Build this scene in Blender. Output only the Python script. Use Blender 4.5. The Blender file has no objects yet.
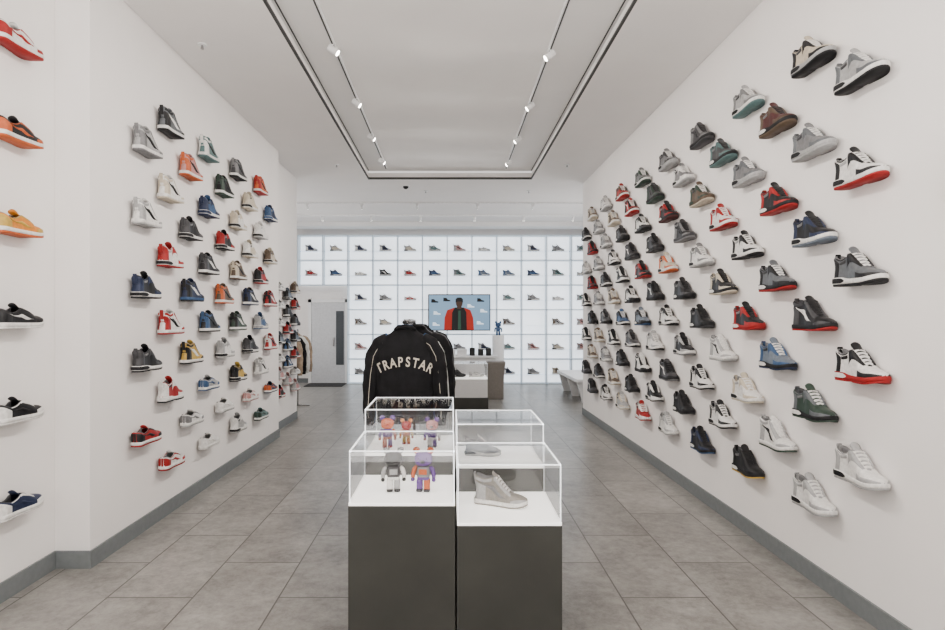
import bpy, bmesh, math, random
from mathutils import Vector, Matrix, noise
random.seed(7)
SC=bpy.context.scene
COL=SC.collection

# ------------------------------------------------------------------ materials
MATS={}
def mat(name,c,rough=.6,metal=0,emit=0,ecol=None,var=.06,scale=30,bump=0,coat=0):
    if name in MATS: return MATS[name]
    m=bpy.data.materials.new(name); m.use_nodes=True
    nt=m.node_tree; b=nt.nodes['Principled BSDF']
    b.inputs['Roughness'].default_value=rough
    b.inputs['Metallic'].default_value=metal
    if coat: b.inputs['Coat Weight'].default_value=coat
    tc=nt.nodes.new('ShaderNodeTexCoord'); n=nt.nodes.new('ShaderNodeTexNoise')
    n.inputs['Scale'].default_value=scale; n.inputs['Detail'].default_value=4
    nt.links.new(tc.outputs['Object'],n.inputs['Vector'])
    r=nt.nodes.new('ShaderNodeValToRGB')
    r.color_ramp.elements[0].position=.3; r.color_ramp.elements[1].position=.7
    r.color_ramp.elements[0].color=(*[max(0,x*(1-var)) for x in c],1)
    r.color_ramp.elements[1].color=(*[min(1,x*(1+var)) for x in c],1)
    nt.links.new(n.outputs['Fac'],r.inputs['Fac'])
    nt.links.new(r.outputs['Color'],b.inputs['Base Color'])
    if emit:
        b.inputs['Emission Color'].default_value=(*(ecol or c),1)
        b.inputs['Emission Strength'].default_value=emit
    if bump:
        bp=nt.nodes.new('ShaderNodeBump'); bp.inputs['Strength'].default_value=bump
        nt.links.new(n.outputs['Fac'],bp.inputs['Height']); nt.links.new(bp.outputs['Normal'],b.inputs['Normal'])
    MATS[name]=m; return m

def clearmat(name,tint=(1,1,1),base=.045,rough=.03,k=.34,edge=False):
    # thin clear acrylic: reflection grows with the view angle, same from both sides of a panel
    m=bpy.data.materials.new(name); m.use_nodes=True; nt=m.node_tree
    for n in list(nt.nodes): nt.nodes.remove(n)
    o=nt.nodes.new('ShaderNodeOutputMaterial'); mx=nt.nodes.new('ShaderNodeMixShader')
    t=nt.nodes.new('ShaderNodeBsdfTransparent')
    if edge:
        # frosted cut edge of the sheet scatters light
        g=nt.nodes.new('ShaderNodeBsdfTranslucent'); g.inputs['Color'].default_value=(.95,.98,1,1)
        g2=nt.nodes.new('ShaderNodeBsdfDiffuse'); g2.inputs['Color'].default_value=(.95,.98,1,1)
        ad=nt.nodes.new('ShaderNodeAddShader'); nt.links.new(g.outputs[0],ad.inputs[0]); nt.links.new(g2.outputs[0],ad.inputs[1]); g=ad
    else:
        g=nt.nodes.new('ShaderNodeBsdfGlossy'); g.inputs['Roughness'].default_value=rough
    t.inputs['Color'].default_value=(*tint,1)
    f=nt.nodes.new('ShaderNodeLayerWeight'); f.inputs['Blend'].default_value=.5
    p=nt.nodes.new('ShaderNodeMath'); p.operation='POWER'; p.inputs[1].default_value=5
    a=nt.nodes.new('ShaderNodeMath'); a.operation='MULTIPLY_ADD'; a.inputs[1].default_value=k; a.inputs[2].default_value=base
    nt.links.new(f.outputs['Facing'],p.inputs[0]); nt.links.new(p.outputs[0],a.inputs[0]); nt.links.new(a.outputs[0],mx.inputs[0])
    nt.links.new(t.outputs[0],mx.inputs[1]); nt.links.new(g.outputs[0],mx.inputs[2]); nt.links.new(mx.outputs[0],o.inputs[0])
    return m

WALL=mat('wall_paint',(.85,.825,.81),.75,var=.012,scale=3)
CEIL=mat('ceiling_paint',(.86,.84,.825),.85,var=.012,scale=3)
TRAYM=mat('tray_paint',(.91,.895,.88),.8,var=.012,scale=3)
BASEB=mat('baseboard_vinyl',(.20,.215,.222),.5)
DARK=mat('dark_gap',(.05,.05,.05),.7)
GAP=mat('shadow_gap',(.08,.08,.08),.7)
WHITE=mat('white_laminate',(.82,.82,.82),.4,var=.02)
METALW=mat('white_metal',(.85,.85,.85),.35)
PLINTH=mat('plinth_graphite',(.060,.060,.054),.40,metal=.3,var=.12,scale=4)
LITTOP=mat('lightbox_top',(.9,.9,.88),.4,emit=.7,ecol=(1,.97,.92),var=.01)
CHROME=mat('chrome',(.5,.5,.5),.2,metal=1)
BLACKM=mat('black_metal',(.02,.02,.02),.4)
TAUPE=mat('taupe_podium',(.27,.245,.22),.6)
ACR=clearmat('clear_acrylic')
ACRE=clearmat('acrylic_edge',(.97,.98,1),.42,.2,.2,edge=True)
LEDGE=clearmat('clear_ledge',(.94,.97,1),.22,.2)
LAMP=mat('lamp_lens',(1,1,1),.4,emit=12,ecol=(1,.93,.84))
PANEL=mat('luminous_panel',(.85,.88,.92),.4,emit=.92,ecol=(.92,.96,1),var=.01)
DIV=mat('shelf_frosted',(.54,.60,.65),.4,var=.02,emit=.12,ecol=(.78,.9,1))  # low emission put into the dividers to lighten them, no lamp inside
GREYD=mat('door_grey',(.60,.61,.63),.5)
GLASSD=mat('door_glass',(.10,.11,.12),.1)

def floormat():
    m=bpy.data.materials.new('stone_floor_tiles'); m.use_nodes=True; nt=m.node_tree; b=nt.nodes['Principled BSDF']
    L=nt.links.new
    tc=nt.nodes.new('ShaderNodeTexCoord')
    mp=nt.nodes.new('ShaderNodeMapping'); mp.inputs['Rotation'].default_value=(0,0,math.pi/2)
    L(tc.outputs['Object'],mp.inputs['Vector'])
    br=nt.nodes.new('ShaderNodeTexBrick')
    br.inputs['Scale'].default_value=1; br.inputs['Brick Width'].default_value=.92; br.inputs['Row Height'].default_value=.46
    br.inputs['Mortar Size'].default_value=.0042; br.inputs['Mortar Smooth'].default_value=.1
    br.inputs['Color1'].default_value=(.15,.15,.15,1); br.inputs['Color2'].default_value=(.85,.85,.85,1); br.inputs['Mortar'].default_value=(.5,.5,.5,1)
    br.inputs['Bias'].default_value=0
    L(mp.outputs['Vector'],br.inputs['Vector'])
    vm=nt.nodes.new('ShaderNodeVectorMath'); vm.operation='MULTIPLY_ADD'
    vm.inputs[1].default_value=(7,9,5)
    L(br.outputs['Color'],vm.inputs[0]); L(tc.outputs['Object'],vm.inputs[2])
    n1=nt.nodes.new('ShaderNodeTexNoise'); n1.inputs['Scale'].default_value=2.4; n1.inputs['Detail'].default_value=12; n1.inputs['Roughness'].default_value=.78; n1.inputs['Distortion'].default_value=.25
    n2=nt.nodes.new('ShaderNodeTexNoise'); n2.inputs['Scale'].default_value=16; n2.inputs['Detail'].default_value=8; n2.inputs['Roughness'].default_value=.8
    L(vm.outputs[0],n1.inputs['Vector']); L(vm.outputs[0],n2.inputs['Vector'])
    mx=nt.nodes.new('ShaderNodeMath'); mx.operation='MULTIPLY_ADD'; mx.inputs[1].default_value=.45
    L(n2.outputs['Fac'],mx.inputs[0]); 
    m2=nt.nodes.new('ShaderNodeMath'); m2.operation='MULTIPLY'; m2.inputs[1].default_value=.6
    L(n1.outputs['Fac'],m2.inputs[0]); L(m2.outputs[0],mx.inputs[2])
    r=nt.nodes.new('ShaderNodeValToRGB'); e=r.color_ramp.elements
    e[0].position=.39; e[0].color=(.19,.182,.168,1)
    e[1].position=.67; e[1].color=(.46,.445,.42,1)
    k=r.color_ramp.elements.new(.52); k.color=(.315,.303,.284,1)
    L(mx.outputs[0],r.inputs['Fac'])
    tv=nt.nodes.new('ShaderNodeMix'); tv.data_type='RGBA'; tv.blend_type='MULTIPLY'; tv.inputs['Factor'].default_value=.20
    L(r.outputs['Color'],tv.inputs['A']); L(br.outputs['Color'],tv.inputs['B'])
    mm=nt.nodes.new('ShaderNodeMix'); mm.data_type='RGBA'; mm.inputs['B'].default_value=(.10,.095,.088,1)
    L(br.outputs['Fac'],mm.inputs['Factor']); L(tv.outputs['Result'],mm.inputs['A'])
    L(mm.outputs['Result'],b.inputs['Base Color'])
    rr=nt.nodes.new('ShaderNodeMapRange'); rr.inputs['To Min'].default_value=.22; rr.inputs['To Max'].default_value=.40
    L(n1.outputs['Fac'],rr.inputs['Value']); L(rr.outputs[0],b.inputs['Roughness'])
    bp=nt.nodes.new('ShaderNodeBump'); bp.inputs['Strength'].default_value=.25; bp.inputs['Distance'].default_value=.002; bp.invert=True
    L(br.outputs['Fac'],bp.inputs['Height']); L(bp.outputs['Normal'],b.inputs['Normal'])
    return m
FLOOR=floormat()

# ------------------------------------------------------------------ mesh helpers
def mesh_from(name,V,F,mats=(),mi=None,smooth=False):
    me=bpy.data.meshes.new(name); me.from_pydata([tuple(v) for v in V],[],F)
    for m in mats: me.materials.append(m)
    if mi:
        for p,i in zip(me.polygons,mi): p.material_index=i
    bm=bmesh.new(); bm.from_mesh(me); bmesh.ops.recalc_face_normals(bm,faces=bm.faces); bm.to_mesh(me); bm.free()
    if smooth:
        for p in me.polygons: p.use_smooth=True
    me.update(); return me
def link(name,me,parent=None,loc=(0,0,0),rot=(0,0,0)):
    o=bpy.data.objects.new(name,me); COL.objects.link(o)
    if parent: o.parent=parent
    o.location=loc; o.rotation_euler=rot; return o
def tag(o,label,cat,group=None):
    o['label']=label; o['category']=cat
    if group: o['group']=group
    return o
def struct(o): o['kind']='structure'; return o
def empty(name,loc=(0,0,0),rot=(0,0,0)):
    o=bpy.data.objects.new(name,None); o.empty_display_size=.1; COL.objects.link(o); o.location=loc; o.rotation_euler=rot; return o
def boxgeo(V,F,x0,x1,y0,y1,z0,z1):
    k=len(V)
    V+= [(x0,y0,z0),(x1,y0,z0),(x1,y1,z0),(x0,y1,z0),(x0,y0,z1),(x1,y0,z1),(x1,y1,z1),(x0,y1,z1)]
    F+= [(k,k+3,k+2,k+1),(k+4,k+5,k+6,k+7),(k,k+1,k+5,k+4),(k+1,k+2,k+6,k+5),(k+2,k+3,k+7,k+6),(k+3,k,k+4,k+7)]
def boxes(name,lst,m,parent=None,loc=(0,0,0),rot=(0,0,0),bevel=0):
    V=[];F=[]
    for b in lst: boxgeo(V,F,*b)
    me=mesh_from(name,V,F,[m])
    if bevel:
        bm=bmesh.new(); bm.from_mesh(me); bmesh.ops.bevel(bm,geom=list(bm.edges),offset=bevel,segments=2,affect='EDGES',profile=.5); bm.to_mesh(me); bm.free()
    return link(name,me,parent,loc,rot)
def ringloft(rings,cap=True):
    V=[];F=[];n=len(rings[0])
    for r in rings: V+=r
    for i in range(len(rings)-1):
        for j in range(n):
            a=i*n+j;b=i*n+(j+1)%n
            F.append((a,b,b+n,a+n))
    if cap:
        F.append(tuple(range(n))); F.append(tuple((len(rings)-1)*n+j for j in range(n)))
    return V,F
def tubegeo(path,radii,n=14,flat=1.0,ref=Vector((0,1,0))):
    rings=[]
    P=[Vector(p) for p in path]
    for i,p in enumerate(P):
        t=(P[min(i+1,len(P)-1)]-P[max(i-1,0)]).normalized()
        u=ref-t*ref.dot(t)
        if u.length<1e-4: u=Vector((1,0,0))-t*t.x
        u.normalize(); w=t.cross(u)
        r=radii[i] if hasattr(radii,'__len__') else radii
        rings.append([p+u*(r*flat*math.cos(2*math.pi*k/n))+w*(r*math.sin(2*math.pi*k/n)) for k in range(n)])
    return ringloft(rings)
def tube(name,path,radii,m,parent=None,n=14,flat=1,ref=Vector((0,1,0)),loc=(0,0,0)):
    V,F=tubegeo(path,radii,n,flat,ref); return link(name,mesh_from(name,V,F,[m],smooth=True),parent,loc)
def superell(cx,cy,cz,a,b,c,e=.6,nu=20,nv=12):
    def sp(x,p): return math.copysign(abs(x)**p,x)
    V=[];F=[]
    for i in range(1,nv):
        ph=-math.pi/2+math.pi*i/nv
        for j in range(nu):
            th=2*math.pi*j/nu
            V.append((cx+a*sp(math.cos(ph),e)*sp(math.cos(th),e),cy+b*sp(math.cos(ph),e)*sp(math.sin(th),e),cz+c*sp(math.sin(ph),e)))
    for i in range(nv-2):
        for j in range(nu):
            q=i*nu+j;w=i*nu+(j+1)%nu; F.append((q,w,w+nu,q+nu))
    V.append((cx,cy,cz-c));V.append((cx,cy,cz+c));s=len(V)-2
    for j in range(nu):
        F.append((s,(j+1)%nu,j)); F.append((s+1,(nv-2)*nu+j,(nv-2)*nu+(j+1)%nu))
    return V,F
def sell(name,args,m,parent,e=.6):
    V,F=superell(*args,e=e); return link(name,mesh_from(name,V,F,[m],smooth=True),parent)

# ------------------------------------------------------------------ room
H=3.6; XR=2.07; XL=-2.16; XN=-2.37; YB=13.9
struct(boxes('floor',[(-4.6,4.0,-2.5,14.2,-.1,0)],FLOOR))
struct(boxes('wall_right',[(XR,XR+.15,-2.5,9.34,0,H)],WALL))
struct(boxes('wall_right',[(3.45,3.6,9.34,14.1,0,H)],WALL))
struct(boxes('wall_right',[(XR+.15,3.6,9.19,9.34,0,H)],WALL))
struct(boxes('wall_left',[(XN-.2,XN,-2.5,3.6,0,H)],WALL))
struct(boxes('wall_left',[(XN-.2,XL,3.6,7.56,0,H)],WALL))
struct(boxes('wall_left',[(XN-.2,-2.3,7.56,9.0,0,H)],WALL))
struct(boxes('wall_left',[(-4.6,-4.45,8.85,14.1,0,H)],WALL))
struct(boxes('wall_left',[(-4.45,XN-.2,8.85,9.0,0,H)],WALL))
struct(boxes('wall_back',[(-4.6,3.6,YB,YB+.15,0,H)],WALL))
struct(boxes('wall_front',[(-2.57,2.22,-2.65,-2.5,3.2,H),(-2.57,-2.0,-2.65,-2.5,0,3.2),(1.7,2.22,-2.65,-2.5,0,3.2)],WALL))
TX=1.24; TY=9.1; TZ=3.74
struct(boxes('ceiling',[(-4.6,-TX,-2.65,14.2,H,H+.1),(TX,3.6,-2.65,14.2,H,H+.1),(-TX,TX,TY,14.2,H,H+.1),(-TX,TX,-2.65,-1.6,H,H+.1)],CEIL))
struct(boxes('ceiling',[(-TX-.05,TX+.05,-1.7,TY+.05,TZ,TZ+.08)],TRAYM))
struct(boxes('gap_strip_1',[(-TX,-TX+.02,-1.6,TY,H+.001,H+.018)],GAP))  # dark strips stand in for the shade in the tray's edge gap
struct(boxes('gap_strip_2',[(TX-.02,TX,-1.6,TY,H+.001,H+.018)],GAP))
struct(boxes('gap_strip_3',[(-TX,TX,TY-.02,TY,H+.001,H+.03)],GAP))
struct(boxes('gap_strip_4',[(-TX+.005,-TX+.012,-1.6,TY,TZ-.010,TZ)],GAP))
struct(boxes('gap_strip_5',[(TX-.012,TX-.005,-1.6,TY,TZ-.010,TZ)],GAP))
struct(boxes('trim_6',[(-4.4,3.4,13.1,13.5,H-.10,H)],WHITE))
bb=[('baseboard_right',(XR-.012,XR,-2.4,9.34,0,.105)),('baseboard_right',(XR-.012,XR+.15,9.34,9.352,0,.105)),
 ('baseboard_left',(XN,XN+.012,-2.4,3.588,0,.105)),('baseboard_left',(XN,XL+.012,3.588,3.6,0,.105)),
 ('baseboard_left',(XL,XL+.012,3.6,7.56,0,.105)),('baseboard_left',(-2.3,XL+.012,7.56,7.572,0,.105)),('baseboard_left',(-2.3,-2.288,7.572,9.0,0,.105)),
 ('baseboard_back',(-4.4,-3.25,YB-.015,YB,0,.105))]
for n,b in bb: struct(boxes(n,[b],BASEB))

d=struct(boxes('door_1',[(-3.2,-2.42,YB-.05,YB-.005,.0,1.86)],GREYD,bevel=.004))
boxes('glass_panel',[(-2.63,-2.45,YB-.06,YB-.048,.42,1.66)],GLASSD,d)
boxes('door_handle',[(-2.70,-2.67,YB-.085,YB-.05,.85,1.05)],CHROME,d,bevel=.005)
boxes('door_frame',[(-3.27,-3.2,YB-.07,YB-.001,0,1.93),(-2.42,-2.36,YB-.07,YB-.001,0,1.93),(-3.27,-2.36,YB-.07,YB-.001,1.86,1.93)],WHITE,d)
tag(boxes('door_shade_slab',[(-3.2,-2.36,13.1,13.7,0.001,.015)],DARK,bevel=.004),'thin dark slab for the shade before the grey door','shade strip')  # dark slab stands in for the baseboard shadow at the door

# ------------------------------------------------------------------ tracks and spotlights
def aim(o,target):
    d=Vector(target)-o.location; o.rotation_euler=d.to_track_quat('-Z','Y').to_euler()
def cylgeo(r,z0,z1,n=20,r2=None):
    r2=r if r2 is None else r2
    return ringloft([[(r*math.cos(2*math.pi*k/n),r*math.sin(2*math.pi*k/n),z0) for k in range(n)],[(r2*math.cos(2*math.pi*k/n),r2*math.sin(2*math.pi*k/n),z1) for k in range(n)]])
V,F=cylgeo(.028,-.05,.035); headM=mesh_from('spot_housing',V,F,[METALW],smooth=False)
V,F=cylgeo(.024,-.054,-.0501); lensM=mesh_from('spot_lens',V,F,[LAMP])
V,F=cylgeo(.007,0,.07,12); stemM=mesh_from('spot_stem',V,F,[METALW])
def spot(x,y,z,target,power,size=110,group='ceiling track spotlights'):
    e=empty('track_spotlight',(x,y,z))
    h=link('lamp_head',headM,e); dirv=Vector(target)-Vector((x,y,z)); q=dirv.to_track_quat('-Z','Y').to_euler()
    h.rotation_euler=q
    l=link('lens',lensM,h)
    link('stem',stemM,e,(0,0,.0))
    tag(e,'small white track spotlight with glowing lens on the ceiling','spotlight',group)
    if power:
        L=bpy.data.lights.new('spot_beam','SPOT'); L.energy=power; L.spot_size=math.radians(size); L.spot_blend=1; L.shadow_soft_size=.05
        L.color=(1,.945,.88)
        lo=bpy.data.objects.new('spot_beam',L); COL.objects.link(lo)
        lo.location=Vector((x,y,z))+dirv.normalized()*.065; lo.rotation_euler=q
for x in (-.95,.83):
    t=boxes('lighting_track',[(x-.016,x+.016,-1.2,8.9,TZ-.025,TZ)],METALW)
    tag(t,'thin white lighting track running along the raised ceiling','lighting track')
    t2=boxes('track_groove',[(x-.006,x+.006,-1.2,8.9,TZ-.027,TZ-.025)],GAP,t)
for i,y in enumerate((0.2,2.4,3.7,4.85,6.05,7.2,8.3)):
    spot(-.95,y,TZ-.07,(2.1,y+.1,1.55),74,100)
    spot(.83,y+.1,TZ-.07,(-2.2,y+.2,1.55),74,100)
for yy in (10.9,12.2):
    t=boxes('lighting_track',[(-3.3,3.1,yy-.02,yy+.02,H-.03,H)],METALW)
    tag(t,'white lighting track crossing the ceiling before the glowing wall','lighting track')
    for x in (-2.6,-1.6,-.6,.5,1.5,2.5):
        spot(x,yy,H-.07,(x,13.6,1.4),14 if yy<11 else 0,group='rear ceiling spotlights')
for x,y in ((-1.9,4.6),(-1.55,8.2),(1.6,8.2),(-.4,9.9),(1.3,9.9)):
    V,F=cylgeo(.035,-.01,0.002); o=link('sprinkler_head',mesh_from('sprinkler_head',V,F,[METALW]),None,(x,y,H))
    tag(o,'small round white sprinkler head on the ceiling','sprinkler')
    V,F=cylgeo(.012,-.04,-.01,10,.008); link('nozzle',mesh_from('nozzle',V,F,[CHROME]),o)
V,F=cylgeo(.06,-.02,0.002); o=link('security_camera_dome',mesh_from('dome_base',V,F,[METALW]),None,(-.7,9.5,H)); tag(o,'small security camera dome on the ceiling','security camera')
V,F=superell(0,0,-.02,.045,.045,.04,e=1); link('dome',mesh_from('dome',V,F,[BLACKM],smooth=True),o)

# ------------------------------------------------------------------ sneakers
def tab(T,s):
    def f(s):
        if s<=T[0][0]: return T[0][1]
        for (a,va),(b,vb) in zip(T,T[1:]):
            if s<=b: return va+(vb-va)*(s-a)/(b-a)
        return T[-1][1]
    return sum(f(s+d) for d in (-.03,-.015,0,.015,.03))/5
LEN=.300
HT={'l':[(0,.096),(.08,.088),(.22,.074),(.34,.082),(.42,.102),(.6,.086),(.70,.070),(.80,.066),(.90,.062),(1,.050)],
    'm':[(0,.148),(.06,.139),(.2,.120),(.32,.129),(.41,.154),(.52,.129),(.62,.098),(.70,.078),(.80,.071),(.90,.065),(1,.050)],
    'h':[(0,.164),(.06,.158),(.2,.144),(.32,.152),(.40,.164),(.47,.142),(.55,.114),(.64,.088),(.72,.073),(.82,.068),(.91,.062),(1,.048)]}
WT=[(0,.037),(.3,.034),(.45,.037),(.68,.046),(.85,.047),(1,.040)]
WMAX=.0525
def Wd(s):
    w=tab(WT,s)
    if s<.10: w*=(max(0,1-((.10-s)/.10)**2.3))**.5
    if s>.82: w*=(max(0,1-((s-.82)/.18)**2.3))**.5
    return w
def X(s): return LEN*(s-.5)
def spring(s): return .016*max(0,(s-.70)/.30)**2
SH={'l':.030,'m':.040,'h':.032}
SS=[0,.003,.01,.022,.04,.06,.085,.11,.15,.19,.23,.27,.31,.35,.385,.42,.46,.5,.54,.58,.62,.66,.7,.74,.78,.82,.86,.9,.93,.955,.975,.99,.997,1]
def mk(typ):
    Ht=HT[typ]
    def soletop(s):
        h=SH[typ]-.004*s+spring(s)
        if typ=='m': h+= -.007*max(0,min(1,(s-.30)/.15))+.004*math.sin(max(0,min(1,s/.35))*math.pi)*.6
        return h
    def Rr(s):
        w=Wd(s)
        if s<.42: return max(0,w-.0085)
        if s<.70: 
            k=(s-.42)/.28; return (1-k)*(w-.0085)*.75+k*.010 if s>.45 else w-.012
        return max(0,.010*(1-(s-.70)/.05))
    def surf(s,a,side,off=0):
        w=Wd(s);r=min(Rr(s),w);h=tab(Ht,s);z0=soletop(s)-.006
        e=.42 if s<.4 else .42+.28*min(1,(s-.4)/.35)
        c=math.cos(a);sn=math.sin(a)
        y=r+(w-r)*max(0,c)**e; z=z0+(h-z0)*max(0,sn)**e
        xx=X(s)
        if typ in 'hm' and s<.2: xx+=.012*math.sin(max(0,min(1,(z-.03)/.10))*math.pi)*(1-s/.2)
        if typ in 'hm' and s<.45:
            y-=.004*math.sin(max(0,min(1,(z-.05)/(h-.05)))*math.pi)*min(1,y/.02)
        return Vector((xx,side*(y),z))
    def offp(s,a,side,off):
        p=surf(s,a,side); s1=min(1,s+.01);s0=max(0,s-.01); a1=min(math.pi/2,a+.02);a0=max(0,a-.02)
        n=(surf(s1,a,side)-surf(s0,a,side)).cross(surf(s,a1,side)-surf(s,a0,side))
        if n.length<1e-9: n=Vector((-1 if s<.5 else 1,0,.1))
        n.normalize()
        c=Vector((X(s)*.8,0,.04))
        if n.dot(p-c)<0: n=-n
        return p+n*off
    P={}
    NA=11
    V=[];F=[]
    for s in SS:
        for side in (-1,1):
            rng=range(NA) if side<0 else range(NA-1,-1,-1)
            for k in rng: V.append(surf(s,(k/(NA-1))*math.pi/2,side))
    n=2*NA
    for i in range(len(SS)-1):
        for j in range(n-1):
            if j==NA-1 and SS[i]<.70: continue
            a=i*n+j; F.append((a,a+1,a+1+n,a+n))
    P['upper']=(V,F)
    def patch(V,F,s0,s1,lo,hi,off,ns=12,na=6):
        for side in (-1,1):
            k=len(V)
            for i in range(ns+1):
                s=s0+(s1-s0)*i/ns
                for j in range(na+1):
                    a=lo(s)+(hi(s)-lo(s))*j/na
                    o=off if 0<j<na and (0<i<ns) else off*.1
                    V.append(offp(s,a,side,o))
            for i in range(ns):
                for j in range(na):
                    q=k+i*(na+1)+j; F.append((q,q+1,q+na+2,q+na+1))
    R=math.radians
    V=[];F=[]
    if typ=='l':
        patch(V,F,.74,1,lambda s:0,lambda s:R(20+30*((s-.74)/.26)),.0026)
        patch(V,F,0,.20,lambda s:0,lambda s:R(55-120*s),.0026)
        patch(V,F,.40,.72,lambda s:R(50),lambda s:R(88),.0026)
        patch(V,F,.2,.40,lambda s:R(66),lambda s:R(86),.0026)
    elif typ=='m':
        patch(V,F,.60,1,lambda s:0,lambda s:R(14+22*((s-.60)/.40)),.0028,16)
        patch(V,F,0,.17,lambda s:0,lambda s:R(70-160*s),.0028)
        patch(V,F,.36,.68,lambda s:R(8+60*(s-.36)/.32),lambda s:R(88),.0028,14)
        patch(V,F,.10,.34,lambda s:R(64),lambda s:R(84),.0028)
    else:
        patch(V,F,.72,1,lambda s:0,lambda s:R(12+34*((s-.72)/.28)),.0026)
        patch(V,F,0,.24,lambda s:0,lambda s:R(34-50*s),.0026)
        patch(V,F,.02,.36,lambda s:R(40),lambda s:R(66),.0026)
        patch(V,F,.40,.72,lambda s:R(44),lambda s:R(88),.0026)
    P['leather_overlay']=(V,F)
    V=[];F=[]
    if typ!='m':
        def mid(s): u=(s-.14)/.52; return R(12+ (26 if typ=='l' else 20)*(1-u)**1.4 +4*(1-u) + 14*max(0,(u-.8)) - 9*math.sin(math.pi*min(1,max(0,u))))
        def th(s): u=(s-.14)/.52; return R(1+7*math.sin(min(1,u*1.15)*math.pi)**.7*(0.4+u*.8)) if 0<u<.87 else R(.5)
        patch(V,F,.14,.66,lambda s:max(0,mid(s)-th(s)),lambda s:mid(s)+th(s),.0046,18,3)
    else:
        patch(V,F,.18,.335,lambda s:R(30),lambda s:R(56-40*abs(s-.26)),.004,8,4)
    P['side_stripe']=(V,F)
    V=[];F=[]
    S2=[s for s in SS if .01<=s<=.42]
    for s in S2:
        r=Rr(s);h=tab(Ht,s)
        for (ky,dz) in ((1.02,0),(.95,.008),(.88,-.012),(.8,-.04),(0,-.045),(-.8,-.04),(-.88,-.012),(-.95,.008),(-1.02,0)):
            V.append((X(s)+.002,r*ky*1.0,h+dz*(.5 if dz>0 else 1)))
    for i in range(len(S2)-1):
        for j in range(8):
            a=i*9+j;F.append((a,a+1,a+10,a+9))
    P['collar_lining']=(V,F)
    rings=[]
    top={'l':.020,'m':.026,'h':.018}[typ]
    for s,dz,hw in ((.72,-.004,.009),(.64,.0,.013),(.55,.001,.017),(.47,.003,.020),(.42,.006,.022),(.38,top*.6,.024),(.355,top,.023),(.348,top+.006,.017)):
        h=tab(Ht,max(s,.41))+dz
        rings.append([(X(s)+ (0),y,h+zz) for y,zz in ((-hw,-.003),(-hw*.6,.001),(0,.003),(hw*.6,.001),(hw,-.003),(hw*.6,-.006),(0,-.005),(-hw*.6,-.006))])
    P['tongue']=ringloft(rings)
    V=[];F=[]
    for s in ([.66,.61,.56,.51,.46] if typ!='h' else [.66,.615,.57,.525,.48,.44]):
        r=Rr(s)+.006
        h0=tab(Ht,s-.012)+.006; h1=tab(Ht,s+.012)+.006
        k=len(V); N=6
        for i in range(N+1):
            y=-r+2*r*i/N; dz=-.004*(abs(y)/r)**2
            V+= [(X(s-.012),y,h0+dz),(X(s+.012),y,h1+dz),(X(s+.012),y,h1+dz-.005),(X(s-.012),y,h0+dz-.005)]
        for i in range(N):
            q=k+i*4
            for j in range(4): F.append((q+j,q+(j+1)%4,q+4+(j+1)%4,q+4+j))
    P['laces']=(V,F)
    def sole(z0f,z1f,flare,bulge=0):
        pts=[(s,1) for s in SS]+[(s,-1) for s in SS[-2:0:-1]]
        rings=[]
        for lay in (0,.3,.7,1):
            ring=[]
            for s,sd in pts:
                w=Wd(s)+flare*min(1,Wd(s)/.01)+bulge*math.sin(lay*math.pi)
                ex=flare*(1 if s>.9 else -1 if s<.08 else 0)
                ring.append((X(s)+ex,sd*w,z0f(s)+(z1f(s)-z0f(s))*lay))
            rings.append(ring)
        return ringloft(rings)
    zo=.010
    P['outsole']=sole(lambda s:spring(s)+(0.003 if typ=='m' and .38<s<.5 else 0),lambda s:zo+spring(s),.0025)
    P['midsole']=sole(lambda s:zo-.0005+spring(s),lambda s:soletop(s),.0035,.0015)
    if typ=='m':
        seq=[.34,.31,.27,.23,.19,.15,.11,.085,.06,.04,.022,.01,.003,0]
        pts=[(s,1) for s in seq]+[(s,-1) for s in seq[-2::-1]]
        V=[];F=[]; n=len(pts)
        for i,(s,sd) in enumerate(pts):
            env=min(1,.15+min(i,n-1-i)/2.5)
            w=Wd(s)+.0062*min(1,Wd(s)/.01)
            ex=-.0062*max(0,1-s/.07)
            zc=.5*(zo+soletop(s)); hh=.36*(soletop(s)-zo)*env
            V+=[(X(s)+ex,sd*w,zc-hh),(X(s)+ex*1.15,sd*(w+.0008*min(1,w/.01)),zc),(X(s)+ex,sd*w,zc+hh)]
        for i in range(n-1):
            for j in range(2):
                q=i*3+j; F.append((q,q+1,q+4,q+3))
        P['sole_window']=(V,F)
    if typ in 'mh':
        hz=tab(Ht,0)
        x=X(0)
        rings=[]
        for z,dx,hw in ((hz-.055,.007,.011),(hz-.03,.002,.012),(hz-.005,-.0025,.012),(hz+.006,-.003,.012),(hz+.010,-.001,.010)):
            rings.append([(x+dx-.003,-hw,z),(x+dx-.003,hw,z),(x+dx+.003,hw,z),(x+dx+.003,-hw,z)])
        P['heel_tab']=ringloft(rings)
    return P
PARTS={t:mk(t) for t in 'lmh'}
ORD={t:['outsole','midsole','upper','leather_overlay','side_stripe','collar_lining','tongue','laces']+(['sole_window'] if t=='m' else [])+(['heel_tab'] if t!='l' else []) for t in 'lmh'}
PM={}; PJ={}
blank=mat('blank_white',(.8,.8,.8))
for t in 'lmh':
    V=[];F=[];mi=[]
    for i,p in enumerate(ORD[t]):
        v,f=PARTS[t][p]
        PM[t,p]=mesh_from('sneaker_'+p,v,f,[blank],smooth=(p not in('laces','heel_tab')))
        k=len(V); V+=[tuple(q) for q in v]; F+=[tuple(a+k for a in ff) for ff in f]; mi+=[i]*len(f)
    me=bpy.data.meshes.new('sneaker'); me.from_pydata(V,[],F)
    for i in ORD[t]: me.materials.append(blank)
    for pp,i in zip(me.polygons,mi): pp.material_index=i; pp.use_smooth=True
    PJ[t]=me
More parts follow.
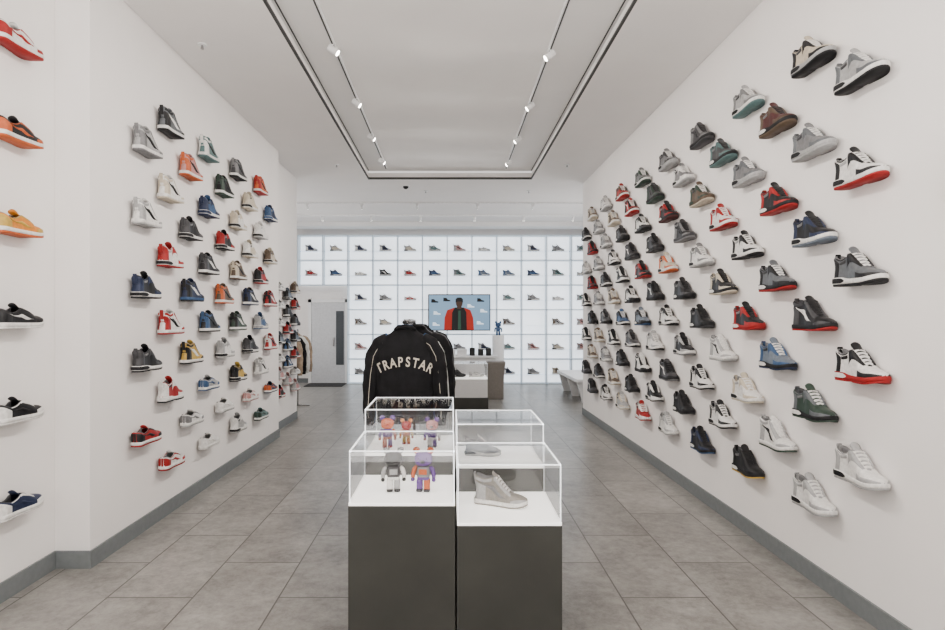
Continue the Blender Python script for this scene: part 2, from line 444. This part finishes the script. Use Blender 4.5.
CC={'W':('white',(.70,.69,.67)),'C':('cream',(.54,.48,.39)),'L':('silver',(.38,.38,.38)),'G':('grey',(.20,.20,.205)),'D':('charcoal',(.065,.065,.07)),
'K':('black',(.014,.014,.016)),'N':('navy',(.022,.033,.075)),'B':('blue',(.05,.10,.20)),'R':('red',(.34,.026,.024)),'O':('orange',(.52,.13,.05)),
'Y':('yellow',(.50,.34,.09)),'T':('teal',(.11,.18,.18)),'E':('green',(.04,.065,.05)),'M':('maroon',(.09,.028,.028)),'Z':('brown',(.12,.085,.06)),
'P':('pink',(.48,.26,.25)),'S':('slate',(.16,.19,.23)),'A':('amber',(.62,.24,.05)),'V':('purple',(.13,.06,.25)),'F':('smoke',(.13,.14,.15)),'X':('greige',(.26,.245,.22))}
def cm(k,sole=False):
    nm=CC[k][0].replace(' ','_')+('_rubber' if sole else '_leather')
    return mat(nm,CC[k][1],.45 if not sole else .6,var=.12,scale=60)
TN={'l':'low-top','m':'mid-top','h':'high-top'}
def sneaker(spec,loc,rz,where,group,parts=True,scale=1,rx=0,ry=0):
    t,u,o,mi,ou,st,la=spec
    ms={'outsole':cm(ou,1),'midsole':cm(mi,1),'upper':cm(u),'leather_overlay':cm(o),'side_stripe':cm(st),'collar_lining':cm('D' if u in 'KDNME' else 'G'),'tongue':cm(o if u=='W' and t=='m' else u),'laces':cm(la),
        'sole_window':cm('W' if mi in 'KDR' else ('K' if u in 'WLKCGD' else o),1),'heel_tab':cm(o)}
    a,b,c=CC[u][0],CC[o][0],CC[mi][0]
    lab=(f'{a} {TN[t]}' if a==b else f'{a} and {b} {TN[t]}')+f' sneaker, {c} sole, {where}'
    if parts:
        e=empty('sneaker',loc,(rx,ry,rz)); e.scale=(scale,)*3
        for p in ORD[t]:
            ob=link(p,PM[t,p],e); s=ob.material_slots[0]; s.link='OBJECT'; s.material=ms[p]
    else:
        e=link('sneaker',PJ[t],None,loc,(rx,ry,rz)); e.scale=(scale,)*3
        for i,p in enumerate(ORD[t]):
            s=e.material_slots[i]; s.link='OBJECT'; s.material=ms[p]
    tag(e,lab,'sneaker',group); return e
def full(code):
    t,u,o,mi=code[:4]; ou=code[4] if len(code)>4 else ('K' if mi in 'WK' else mi)
    st=code[5] if len(code)>5 else (o if t=='l' else ('W' if o in 'KDN' else 'K'))
    if t=='m' and len(code)<=5: st='G' if u in 'KDNEM' else ('L' if u=='W' else 'D')
    la=code[6] if len(code)>6 else ('K' if u in 'KDNM' else 'W')
    return t+u+o+mi+ou+st+la
SCW=1.07
def OF(sc): return WMAX*sc-.0022
RW=[['mLFWK','mWKWR','mFKWK','mWKRRK','mWLWL'],
['mCKLK','mGFLL','mKNWS','hKDKR','mEFKE','mWLWL'],
['mMZKZ','mKRKR','mFKKR','mSBKN','hWLWE'],
['mLGWT','mGFLL','mWKWK','mKRRR','mWCWC','mKKKY'],
['mDTKT','mWRWR','mKCKC','hWLWL','mWKWK'],
['hDGKD','mZEZC','mWGWL','mKKKD','mWKWK','mKNKB'],
['mGWWL','hKGDG','mKDKK','mKLWG','mKKKD'],
['mGDLL','mKRKM','mCOWO','mWKWK','hDKKG','mWLWL'],
['hDEKE','mKDKD','hKKKK','mWLWK','mKWWK'],
['mGEWE','mWKDK','mKRKR','mSKKB','hWKKK','mRWWR'],
['hRKWR','hKDKD','mWKKK','mDGWK','mKKKD'],
['mRZWR','mDKKK','hKWWK','mBKWK','mKDKK','mLCWC']]
pool=['mKDKD','hKWWK','mWKWK','mGLWL','hKRKR','mDGKK','mKKKK','mSKWK','mWLWL','hZCWC','mKDWK','hDKDK']
rs=random.Random(3)
for i in range(17):
    y=3.01-.06+.37*i
    n=5 if i%2==0 else 6
    z0=2.72 if i%2==0 else 2.965
    for k in range(n):
        code=RW[i][k] if i<len(RW) else rs.choice(pool)
        z=z0-.49*k-.072
        sneaker(full(code),(XR-OF(SCW),y+rs.uniform(-.012,.012),z+rs.uniform(-.008,.008)),-math.pi/2,'on white wall','sneakers on the long white wall',scale=SCW)
sneaker(full('mKGWK'),(XR-OF(SCW),2.24,1.93),-math.pi/2,'on white wall','sneakers on the long white wall',scale=SCW)
for k,code in enumerate(['lWRWRR','lKOWO','lAYWO','lKKWWW','lKWWWK','lNWWWN']):
    sneaker(full(code),(XN+OF(SCW),3.22,2.93-.495*k),math.pi/2,'on white wall','sneakers on the near wall section',scale=SCW)
LW=[['hLGWG','hWLWL','mKNWK','mKDWK','lRKWR'],
['hFKWK','hWCWC','mWRWR','hWRWR','mRWWK','lWRWR'],
['hPOWO','mKDWK','hNKBK','hYKWK','lWGWL'],
['hTWWT','mBNWN','hKDWK','hKBWK','lLBWB','lWWWW'],
['hKEWE','mKRWK','hZOWO','mWLWL','lWWWL'],
['hDGWK','mWCWC','hZCWZ','hEKWE','mYKWK','mLWWL'],
['mCCWC','mCWWC','hKNWN','mKDWK','lWPWP'],
['hORWR','mWWWL','mRKWR','mBLWB','hWLWL','lTEWE'],
['mNBWN','mCZWC','hRKWR','hRWWR','lNOWN']]
for i in range(9):
    y=4.2-.02+.36*i; n=5 if i%2==0 else 6; z0=2.70 if i%2==0 else 2.945
    for k in range(n):
        sneaker(full(LW[i][k]),(XL+OF(1.03),y+rs.uniform(-.012,.012),z0-.5*k-.065),math.pi/2,'on white wall','sneakers on the shorter white wall',scale=1.03)
for i,y in enumerate((7.95,8.35,8.75)):
    for k in range(7 if i!=1 else 6):
        sneaker(full(rs.choice(['mKRWR','mSKWK','lWLWL','mPLWP','mKDKK','hBKWK','mCZWC'])),(-2.3+OF(.95),y,1.86-.235*k-(.11 if i==1 else 0)),math.pi/2,'on white wall','sneakers on the recessed wall',scale=.95)

# ------------------------------------------------------------------ luminous back shelving
CW=.566; RH=.563; X0=-3.46; ZT=3.378; NC=12; YF=13.62
sh=empty('display_shelving',(0,YB-.16,0))
tag(sh,'glowing white wall of square sneaker display cells','display shelving')
def W2(o): o.location=Vector(o.location)-Vector((0,YB-.16,0)); return o
W2(boxes('luminous_back_panel',[(X0,X0+2*CW,YB-.04,YB-.005,ZT-2*RH,ZT),(X0+2*CW,X0+NC*CW,YB-.04,YB-.005,0,ZT)],PANEL,sh))
for k in range(NC+1):
    x=X0+k*CW; zb=ZT-2*RH if k<2 else 0
    W2(boxes('divider',[(x-.012,x+.012,YF,YB-.04,zb,ZT)],DIV,sh))
for r in range(7):
    z=max(.012,ZT-r*RH); xs=X0 if r<=2 else X0+2*CW
    W2(boxes('shelf',[(xs,X0+NC*CW,YF,YB-.04,z-.012,z+.012)],DIV,sh))
for r in range(6):
    z=ZT-r*RH-RH*.62; xs=X0 if r<2 else X0+2*CW
    W2(boxes('clear_ledge',[(xs,X0+NC*CW,YF+.04,YB-.04,z-.006,z)],LEDGE,sh))
bp=['hLZWL','mGNWN','lWLWL','hPLWR','hZCWC','mGLWL','lWGWL','hNWWN','mCLWC','mTLWL','mGLWK','lRWWR']
bs=random.Random(11)
for r in range(6):
    for k in range(NC):
        if r>=2 and k<2: continue
        xc=X0+(k+.5)*CW
        if r in (2,3) and -.75<xc<1.1: continue
        if r==3 and k==9: continue
        z=ZT-r*RH-RH*.62
        sneaker(full(bs.choice(bp if r!=1 else ['mBNWN','mRLWR','hKDWK','lWLWL','hTGWT','mSBWB'])),(xc,YF+.14,z+.0005),0,'on glowing shelf','sneakers in the glowing shelf wall',parts=False,scale=.92)

# ------------------------------------------------------------------ television
tv=empty('television',(.208,13.5,1.625)); tag(tv,'wall-mounted flat television showing a person in a red jacket','television')
boxes('bezel',[(-.70,.70,-.02,.1205,-.41,.41)],BLACKM,tv,bevel=.006)
SCR=mat('screen_blue_grey',(.05,.08,.11),.3,emit=.75,ecol=(.27,.42,.58),var=.05,scale=2)
boxes('screen',[(-.68,.68,-.026,-.021,-.39,.39)],SCR,tv)
SR=mat('screen_red',(.12,.01,.01),.4,emit=.42,ecol=(.72,.05,.02)); SK=mat('screen_black',(.01,.01,.012),.4); SB=mat('screen_skin',(.06,.03,.02),.4,emit=.2,ecol=(.12,.06,.04)); SW=mat('screen_pale',(.3,.32,.35),.4,emit=.8,ecol=(.75,.85,.95)); SG=mat('screen_green',(.02,.06,.04),.4,emit=.3,ecol=(.04,.14,.09))
def flat(name,polys,mats,parent,y):
    V=[];F=[];mi=[]
    for m,pl,dy in polys:
        k=len(V); V+=[(a,y-dy,b) for a,b in pl]; F.append(tuple(range(k,k+len(pl)))); mi.append(m)
    me=bpy.data.meshes.new(name); me.from_pydata(V,[],F)
    for m in mats: me.materials.append(m)
    for p,i in zip(me.polygons,mi): p.material_index=i
    return link(name,me,parent)
ell=lambda cx,cz,a,b,n=20:[(cx+a*math.cos(2*math.pi*i/n),cz+b*math.sin(2*math.pi*i/n)) for i in range(n)]
pol=[(0,[(-.34,-.39),(-.33,-.12),(-.27,.05),(-.13,.10),(0,.12),(.13,.10),(.25,.05),(.31,-.12),(.33,-.39)],.0),
(1,[(-.17,-.39),(-.16,-.0),(-.10,.11),(.10,.11),(.16,0),(.17,-.39)],.001),
(4,[(-.03,-.39),(-.02,.04),(.03,.04),(.04,-.39)],.002),
(2,[(-.05,.08),(-.05,.18),(.05,.18),(.05,.08)],.003),
(2,ell(0,.21,.075,.10),.004),
(1,[(-.085,.22),(-.08,.30),(-.04,.335),(.04,.335),(.08,.30),(.085,.22),(.04,.245),(-.04,.245)],.005)]
flat('screen_person',pol,[SR,SK,SB,SW,SG],tv,-.0275)
for i,(cx,cz) in enumerate([(-.55,.25),(-.5,-.02),(-.52,-.27),(.48,.27),(.55,.03),(.47,-.24),(-.28,.28),(.26,.14)]):
    flat('screen_sneaker',[(3 if i%3 else 1,[(cx-.08,cz-.03),(cx+.08,cz-.03),(cx+.08,cz-.005),(cx+.02,cz+.01),(cx-.01,cz+.045),(cx-.075,cz+.05)],0)],[SR,SK,SB,SW,SG],tv,-.0272)

# ------------------------------------------------------------------ display plinths with acrylic covers
def plinth(x0,x1,y0,y1,zt,zb,label,group,glass=True,body=PLINTH):
    cx,cy=(x0+x1)/2,(y0+y1)/2; hx,hy=(x1-x0)/2,(y1-y0)/2
    e=empty('display_plinth',(cx,cy,0)); tag(e,label,'display plinth',group)
    boxes('plinth_body',[(-hx,hx,-hy,hy,0.0,zt-.012)],body,e,bevel=.003)
    boxes('lit_top',[(-hx+.002,hx-.002,-hy+.002,hy-.002,zt-.012,zt)],LITTOP,e)
    c=empty('acrylic_cover',(cx,cy,zt)); tag(c,'clear acrylic box cover on a lit display plinth','display case',group+' covers')
    h=zb-zt; t=.004; a=hx-.006;b=hy-.006
    boxes('acrylic_panel',[(-a,a,-b,-b+t,0.001,h),(-a,a,b-t,b,0.001,h),(-a,-a+t,-b+t,b-t,0.001,h),(a-t,a,-b+t,b-t,0.001,h),(-a,a,-b,b,h,h+t)],ACR,c)
    g=.0026
    E=[]
    for sx in (-a,a):
        for sy in (-b,b): E.append((sx-g,sx+g,sy-g,sy+g,0.001,h+t))
    for sy in (-b,b): E.append((-a,a,sy-g,sy+g,h-g+t,h+g+t))
    for sx in (-a,a): E.append((sx-g,sx+g,-b,b,h-g+t,h+g+t))
    boxes('acrylic_seam',E,ACRE,c)
    return e
G='central display plinths'
plinth(-.413,.022,2.43,2.87,.75,.955,'graphite display plinth with glowing top holding toy figures',G)
plinth(.027,.455,2.43,2.87,.67,.90,'lower graphite display plinth with glowing top holding a sneaker',G)
plinth(-.413,.022,2.88,3.33,.85,1.055,'taller graphite display plinth with glowing top and small toys',G)
plinth(.027,.455,2.88,3.33,.79,.985,'graphite display plinth with glowing top behind a lower one',G)
sneaker('hXLWXGW',(.225,2.66,.6705),math.radians(-22),'inside acrylic case','sneakers in acrylic cases',scale=.80)
sneaker('mLGWLLW',(.17,3.1,.7905),math.radians(-10),'inside acrylic case','sneakers in acrylic cases',scale=.62)

def toy(loc,s,cols,rz,label):
    e=empty('toy_bear_figure',loc,(0,0,rz)); e.scale=(s,)*3
    tag(e,label,'toy figure','toy bears in acrylic cases')
    h,b,l,a,f=[mat('toy_'+CC[c][0].replace(' ','_'),CC[c][1],.25,coat=.3,var=.03) for c in cols]
    sell('torso',(0,0,.44,.155,.115,.15),b,e,.55)
    sell('hip',(0,0,.31,.14,.11,.05),l,e,.5)
    for sx in (-1,1):
        sell('leg',(sx*.085,0,.15,.072,.095,.15),l if sx<0 else a,e,.5)
        sell('foot',(sx*.085,-.025,.035,.075,.115,.035),f,e,.5)
        V,F=tubegeo([(sx*.15,0,.55),(sx*.205,0,.50),(sx*.235,-.01,.40),(sx*.24,-.03,.31)],[.05,.055,.05,.045],12)
        link('arm',mesh_from('arm',V,F,[a if sx<0 else l],smooth=True),e)
        sell('hand',(sx*.24,-.035,.27,.045,.05,.045),h,e,.8)
        sell('ear',(sx*.16,0,.925,.082,.045,.08),a if cols[0]!=cols[3] else h,e,.95)
    hd=sell('head',(0,0,.74,.205,.165,.165),h,e,.75)
    sell('snout',(0,-.155,.70,.06,.05,.042),f,hd,.9)
    for sx in (-1,1): sell('eye',(sx*.09,-.155,.77,.016,.014,.018),mat('toy_eye',(.01,.01,.01),.2),hd,1)
    boxes('chest_patch',[(-.09,.09,-.1165,-.112,.40,.52)],a,e)
    return e
toy((-.245,2.60,.7505),.19,'KDWLK',.1,'black and white toy bear figure inside acrylic case')
toy((-.115,2.60,.7505),.19,'VGVOD',-.1,'purple and grey toy bear figure inside acrylic case')
toy((-.315,3.02,.8505),.16,'OVOVR',.1,'small orange and purple toy bear figure in acrylic case')
toy((-.225,3.1,.8505),.13,'RRYAR',.0,'small orange and red toy bear figure in acrylic case')
toy((-.09,3.02,.8505),.15,'PVWVG',-.1,'small pink and purple toy bear figure in acrylic case')

# ------------------------------------------------------------------ clothing rack
FAB=mat('black_fabric',(.011,.011,.013),.9,var=.3,scale=18,bump=.3)
FABN=mat('blue_fabric',(.03,.08,.18),.9,var=.2,scale=18,bump=.3)
FABW=mat('cream_trim',(.62,.58,.50),.8)
FABG=mat('grey_fabric',(.14,.14,.15),.9,var=.2,scale=18,bump=.3)
FABC=mat('beige_fabric',(.38,.30,.23),.9,var=.2,scale=18,bump=.3)
FABWH=mat('white_fabric',(.7,.7,.68),.9,var=.1,scale=18,bump=.3)
TA=[(0,.195),(.06,.205),(.3,.215),(.45,.215),(.54,.195),(.58,.15),(.61,.10),(.635,.075)]
TB=[(0,.085),(.06,.10),(.3,.10),(.45,.095),(.54,.075),(.58,.06),(.61,.05),(.635,.045)]
def lint(T,s):
    if s<=T[0][0]: return T[0][1]
    for (a,va),(b,vb) in zip(T,T[1:]):
        if s<=b: return va+(vb-va)*(s-a)/(b-a)
    return T[-1][1]
def jacket(loc,m,trim,label,rz=0,letters=False,seed=0,scale=1,length=1,name='jacket',dep=1):
    e=empty(name,loc,(0,0,rz)); e.scale=(scale,scale*dep,scale*length); tag(e,label,'jacket','garments on the clothing rack')
    N=56; rings=[]
    Zs=[.0,.012,.03,.045,.06]+[.06+.55*i/26 for i in range(1,27)]+[.622,.635]
    def sup(c,p): return math.copysign(abs(c)**p,c)
    for z in Zs:
        a=lint(TA,z);b=lint(TB,z); ring=[]
        for k in range(N):
            th=2*math.pi*k/N
            x=a*sup(math.cos(th),.75); y=b*sup(math.sin(th),.75)
            nz=noise.noise(Vector((x*9+seed,y*5,z*5)))*.016+noise.noise(Vector((x*26+seed,y*9,z*9)))*.006
            amp=min(1,z/.1)*(1 if z<.55 else .4)
            ring.append((x*(1+.3*nz*amp),y*(1+nz*amp*6),z))
        rings.append(ring)
    V,F=ringloft(rings); link('body',mesh_from('jacket_body',V,F,[m],smooth=True),e)
    rib=[]
    for z in (0,.0,.02,.04,.05):
        rib.append([((.205 if z else .19)*sup(math.cos(2*math.pi*k/120),.75)*(1+.01*(k%2)),(.098 if z else .085)*sup(math.sin(2*math.pi*k/120),.75)*(1+.03*(k%2)),z-.005) for k in range(120)])
    V,F=ringloft(rib); link('hem_band',mesh_from('hem_band',V,F,[m if trim is not FABWH else trim]),e)
    for sx in (-1,1):
        path=[(sx*.12,0,.562),(sx*.18,0,.525),(sx*.222,0,.45),(sx*.243,-.005,.33),(sx*.255,-.012,.2),(sx*.262,-.02,.08),(sx*.260,-.02,.03)]
        pp=[];rr=[]
        rad=[.048,.062,.064,.058,.052,.046,.04]
        for i in range(len(path)-1):
            for j in range(5):
                t=j/5; pp.append(Vector(path[i]).lerp(Vector(path[i+1]),t)); rr.append(rad[i]+(rad[i+1]-rad[i])*t)
        pp.append(Vector(path[-1]));rr.append(rad[-1])
        V,F=tubegeo(pp,rr,20,1.15)
        V=[Vector(v)+Vector((noise.noise(Vector(v)*14+Vector((seed,0,0))),noise.noise(Vector(v)*14+Vector((0,seed,5))),0))*.014 for v in V]
        link('sleeve',mesh_from('sleeve',V,F,[m],smooth=True),e)
        tube('cuff',[(sx*.260,-.02,.035),(sx*.261,-.021,-.02)],[.040,.034],trim if trim is FABN else m,e,20)
        if trim is not FABN and trim is not m:
            pp2=[Vector(p)+Vector((sx*.0,-r*1.17,0)) for p,r in zip(pp[3:],rr[3:])]
            tube('piping',pp2,.0022 if letters else .006,trim,e,6)
    tube('collar_band',[(-.07,-.03,.628),(-.05,-.05,.645),(0,-.058,.65),(.05,-.05,.645),(.07,-.03,.628)],.014,m,e,10)
    if letters:
        bm=bmesh.new(); txt='TRAPSTAR'; Rc=.36; n=len(txt); step=math.radians(7.9)
        for i,ch in enumerate(txt):
            cu=bpy.data.curves.new('t','FONT'); cu.body=ch; cu.size=.090; cu.align_x='CENTER'; cu.extrude=.002; cu.offset=.002
            ob=bpy.data.objects.new('t',cu); COL.objects.link(ob)
            dg=bpy.context.evaluated_depsgraph_get(); me=bpy.data.meshes.new_from_object(ob.evaluated_get(dg))
            ang=-(i-(n-1)/2)*step
            M=Matrix.Translation((0,-.004,.385-Rc))@Matrix.Rotation(-ang,4,'Y')@Matrix.Translation((0,0,Rc))@Matrix.Rotation(math.pi/2,4,'X')@Matrix.Scale(.78,4,(1,0,0))
            me.transform(M); bm.from_mesh(me); bpy.data.objects.remove(ob); bpy.data.curves.remove(cu); bpy.data.meshes.remove(me)
        for v in bm.verts:
            a=lint(TA,v.co.z); b=lint(TB,v.co.z)
            u=min(.98,abs(v.co.x)/a)**(1/.75); yy=b*max(0,1-u*u)**.375
            nz=noise.noise(Vector((v.co.x*9+seed,-yy*5,v.co.z*5)))*.016+noise.noise(Vector((v.co.x*26+seed,-yy*9,v.co.z*9)))*.006
            v.co.y=-yy*(1+nz*6)-.008+v.co.y
        me=bpy.data.meshes.new('lettering'); bm.to_mesh(me); bm.free(); me.materials.append(FABW)
        link('back_lettering',me,e)['label']='cream arched block lettering'
    return e
def hanger(loc):
    e=empty('clothes_hanger',loc); tag(e,'black clothes hanger on a metal clothing rail','hanger','hangers on the clothing rack')
    tube('hanger_bar',[(-.15,0,-.125),(-.10,0,-.09),(0,0,-.055),(.10,0,-.09),(.15,0,-.125)],.007,BLACKM,e,10)
    pts=[(0,0,-.055),(0,0,-.02)]+[(.014*math.cos(t)-.0,0,.004+.016*math.sin(t)) for t in [math.radians(a) for a in range(-90,181,30)]]
    tube('hook',pts,.0022,CHROME,e,8)
RX=-.315; RZ=1.47
rk=empty('clothing_rack',(RX,4.7,0)); tag(rk,'slim black freestanding clothing rack holding jackets','clothing rack')
tube('rail',[(0,-.62,RZ-.0),(0,.62,RZ)],.011,BLACKM,rk,12,ref=Vector((1,0,0)))
# goal-post legs at each end stand either side of the garments
for sy in (.62,):
    tube('post',[(0,sy,.03),(0,sy,RZ+.01)],.012,BLACKM,rk,12)
tube('post',[(0,-.30,.12),(0,-.30,RZ+.005)],.012,BLACKM,rk,12)
for sy in (-.62,.62):
    tube('foot_bar',[(-.24,sy,.015),(.24,sy,.015)],.015,BLACKM,rk,12)
tube('lower_rail',[(0,-.62,.02),(0,-.55,.12),(0,.55,.12),(0,.62,.02)],.010,BLACKM,rk,12,ref=Vector((1,0,0)))
for i,(dy,m,tr,lab,dx,sc,ln) in enumerate([(4.22,FAB,FABW,'black bomber jacket with arched cream lettering on its back',0,.97,1.06),
  (4.42,FABN,FABN,'blue jacket hanging on a rack behind a black jacket',-.015,.96,1.11),(4.60,FAB,FABWH,'black track jacket with white piping on a rack',.05,.98,1.0),
  (4.77,FABG,FABWH,'grey jacket with white piping hanging on a rack',.05,.98,1),(4.94,FAB,FABWH,'black track jacket with white piping on a rack',.05,.98,1),(5.11,FAB,FABWH,'black track jacket with white piping on a rack',.06,.98,1)]):
    jacket((RX+dx,dy,RZ-.055-.645*sc*ln+.02),m,tr,lab,0,i==0,i*3.1,sc,ln,dep=.9 if i==0 else .68)
    hanger((RX+dx*0,dy,RZ-.0))

SX=-2.60
rk=empty('clothing_rack',(SX,9.75,0)); tag(rk,'small metal clothing rack near the grey door','clothing rack')
tube('rail',[(0,-.5,1.3),(0,.5,1.3)],.012,CHROME,rk,10,ref=Vector((1,0,0)))
for sy in (-.5,.5):
    tube('post',[(0,sy,.02),(0,sy,1.3)],.012,CHROME,rk,10); tube('foot_bar',[(-.2,sy,.012),(.2,sy,.012)],.012,CHROME,rk,10)
for i,(dy,m) in enumerate([(9.4,FABC),(9.62,FAB),(9.85,FABWH),(10.05,FABC)]):
    jacket((SX,dy,.62),m,m,{0:'beige',1:'black',2:'white',3:'beige'}[i]+' jacket hanging on a small metal rack',0,False,20+i,.98,dep=.8)

# ------------------------------------------------------------------ rear tables, podium, counter, bench
G2='rear display plinths'
e=plinth(-.02,.62,9.9,10.5,.50,.74,'white display plinth on a grey base with acrylic cover',G2,body=WHITE)
boxes('grey_base',[(-.27,.33,-.33,-.301,.0,.185)],PLINTH,e)
for i,(x,yy,c) in enumerate([(.14,10.1,'mKDKK'),(.45,10.1,'lWLWL')]): sneaker(full(c),(x,yy+.08,.5005),0,'inside acrylic case','sneakers in acrylic cases',scale=.85)
def podium(loc):
    rings=[]
    for z,w in ((0,.15),(.02,.155),(.3,.158),(.55,.17),(.66,.19),(.69,.19)):
        rings.append([(sx*w,sy*w,z) for sx,sy in ((-1,-1),(-.4,-1.03),(.4,-1.03),(1,-1),(1.03,-.4),(1.03,.4),(1,1),(.4,1.03),(-.4,1.03),(-1,1),(-1.03,.4),(-1.03,-.4))])
    V,F=ringloft(rings); o=link('podium',mesh_from('podium',V,F,[TAUPE]),None,loc); tag(o,'taupe square podium flaring at the top beside white plinth','podium'); return o
podium((.83,11.2,0))
c=empty('sales_counter',(.15,12.3,0)); tag(c,'white sales counter below the television','counter')
boxes('counter_body',[(-.75,.78,-.25,.25,0,.70)],WHITE,c,bevel=.01); boxes('counter_top',[(-.8,.83,-.3,.3,.70,.74)],WHITE,c,bevel=.008)
boxes('kick_plate',[(-.74,.77,-.262,-.25,0,.08)],DARK,c)
m=empty('sales_monitor',(-.35,12.25,.74)); tag(m,'small black point of sale monitor on a white counter','monitor')
boxes('monitor_base',[(-.09,.09,-.07,.07,0,.012)],BLACKM,m,bevel=.003); boxes('monitor_neck',[(-.015,.015,-.01,.01,.012,.1)],BLACKM,m); boxes('monitor_panel',[(-.17,.17,-.02,.01,.09,.32)],BLACKM,m,bevel=.005)
for x,s in ((.45,.16),(.62,.13),(.78,.15)):
    o=empty('display_stand',(x,12.15,.74)); tag(o,'small black accessory stand on a white counter','stand','accessory stands on the counter')
    boxes('stand_base',[(-.05,.05,-.04,.04,0,.012)],BLACKM,o,bevel=.003); boxes('stand_panel',[(-.055,.055,-.006,.006,.012,s)],BLACKM,o,bevel=.003)
for x,z,w in ((-.02,.74,.13),(.24,.74,.10)):
    o=empty('product_box',(x,12.2,z)); tag(o,'white product box on a white counter','box','boxes on the counter')
    boxes('box_body',[(-w,w,-.09,.09,0,.09)],WHITE,o,bevel=.003); boxes('box_lid',[(-w-.004,w+.004,-.094,.094,.09,.125)],METALW,o,bevel=.003)
V,F=cylgeo(.13,0,1.12,28,.13); o=link('pedestal',mesh_from('pedestal',V,F,[WHITE]),None,(1.06,13.2,0)); tag(o,'slim round white pedestal carrying a blue toy','pedestal')
t=toy((1.06,13.2,1.121),.31,'BBBBB',0,'bright blue toy bear figure on a white pedestal')
t['group']='toy figures'
b=empty('bench',(2.65,10.9,0)); tag(b,'long white bench near the end of the wall','bench')
boxes('seat',[(-.42,.7,-.35,1.6,.36,.42)],WHITE,b,bevel=.008)
for sy in (-.28,.6,1.45):
    V=[(-.30,sy,0),(-.10,sy,0),(-.22,sy,.36),(-.40,sy,.36),(-.30,sy+.07,0),(-.10,sy+.07,0),(-.22,sy+.07,.36),(-.40,sy+.07,.36)]
    F=[(0,1,2,3),(4,5,6,7),(0,1,5,4),(1,2,6,5),(2,3,7,6),(3,0,4,7)]
    link('bench_leg',mesh_from('bench_leg',V,F,[WHITE]),b)
    V=[(x+.7,y,z) for x,y,z in V]; link('bench_leg',mesh_from('bench_leg',V,F,[WHITE]),b)

# ------------------------------------------------------------------ light and camera
w=bpy.data.worlds.new('world'); SC.world=w; w.use_nodes=True
w.node_tree.nodes['Background'].inputs[0].default_value=(1,.97,.94,1); w.node_tree.nodes['Background'].inputs[1].default_value=.8
def area(loc,target,sx,sy,e,c,name='front_fill',spread=180):
    L=bpy.data.lights.new(name,'AREA'); L.shape='RECTANGLE'; L.size=sx; L.size_y=sy; L.energy=e; L.color=c; L.spread=math.radians(spread)
    o=bpy.data.objects.new(name,L); COL.objects.link(o); o.location=loc; aim(o,target)
area((-.1,-2.4,2.0),(-.1,5,3.0),3.6,2.0,84,(1,.965,.93))  # added area light behind the camera, fills the room from the front
area((-.1,-1.0,.25),(-.1,-.6,3.7),3.2,.9,140,(1,.96,.93),'ceiling_fill',146)  # added area light out of view, turned up to brighten the ceiling
area((-4.3,11.2,1.7),(-1,11.6,2.6),2.6,2.4,66,(1,.98,.97),'bay_fill')  # unseen fill light added round the left corner for the rear bay
area((3.35,11.2,1.9),(0,11.4,2.8),2.6,2.0,54,(1,.98,.97),'bay_fill')  # matching added fill, hidden behind the end of the right wall
SC.view_settings.look='AgX - Medium High Contrast'
cam=bpy.data.cameras.new('camera'); cam.sensor_width=36; cam.lens=600/945*36; cam.shift_x=22.5/945; cam.shift_y=3/945; cam.clip_start=.05
co=bpy.data.objects.new('camera',cam); COL.objects.link(co); co.location=(0,0,1.5); co.rotation_euler=(math.pi/2,0,0)
SC.camera=co
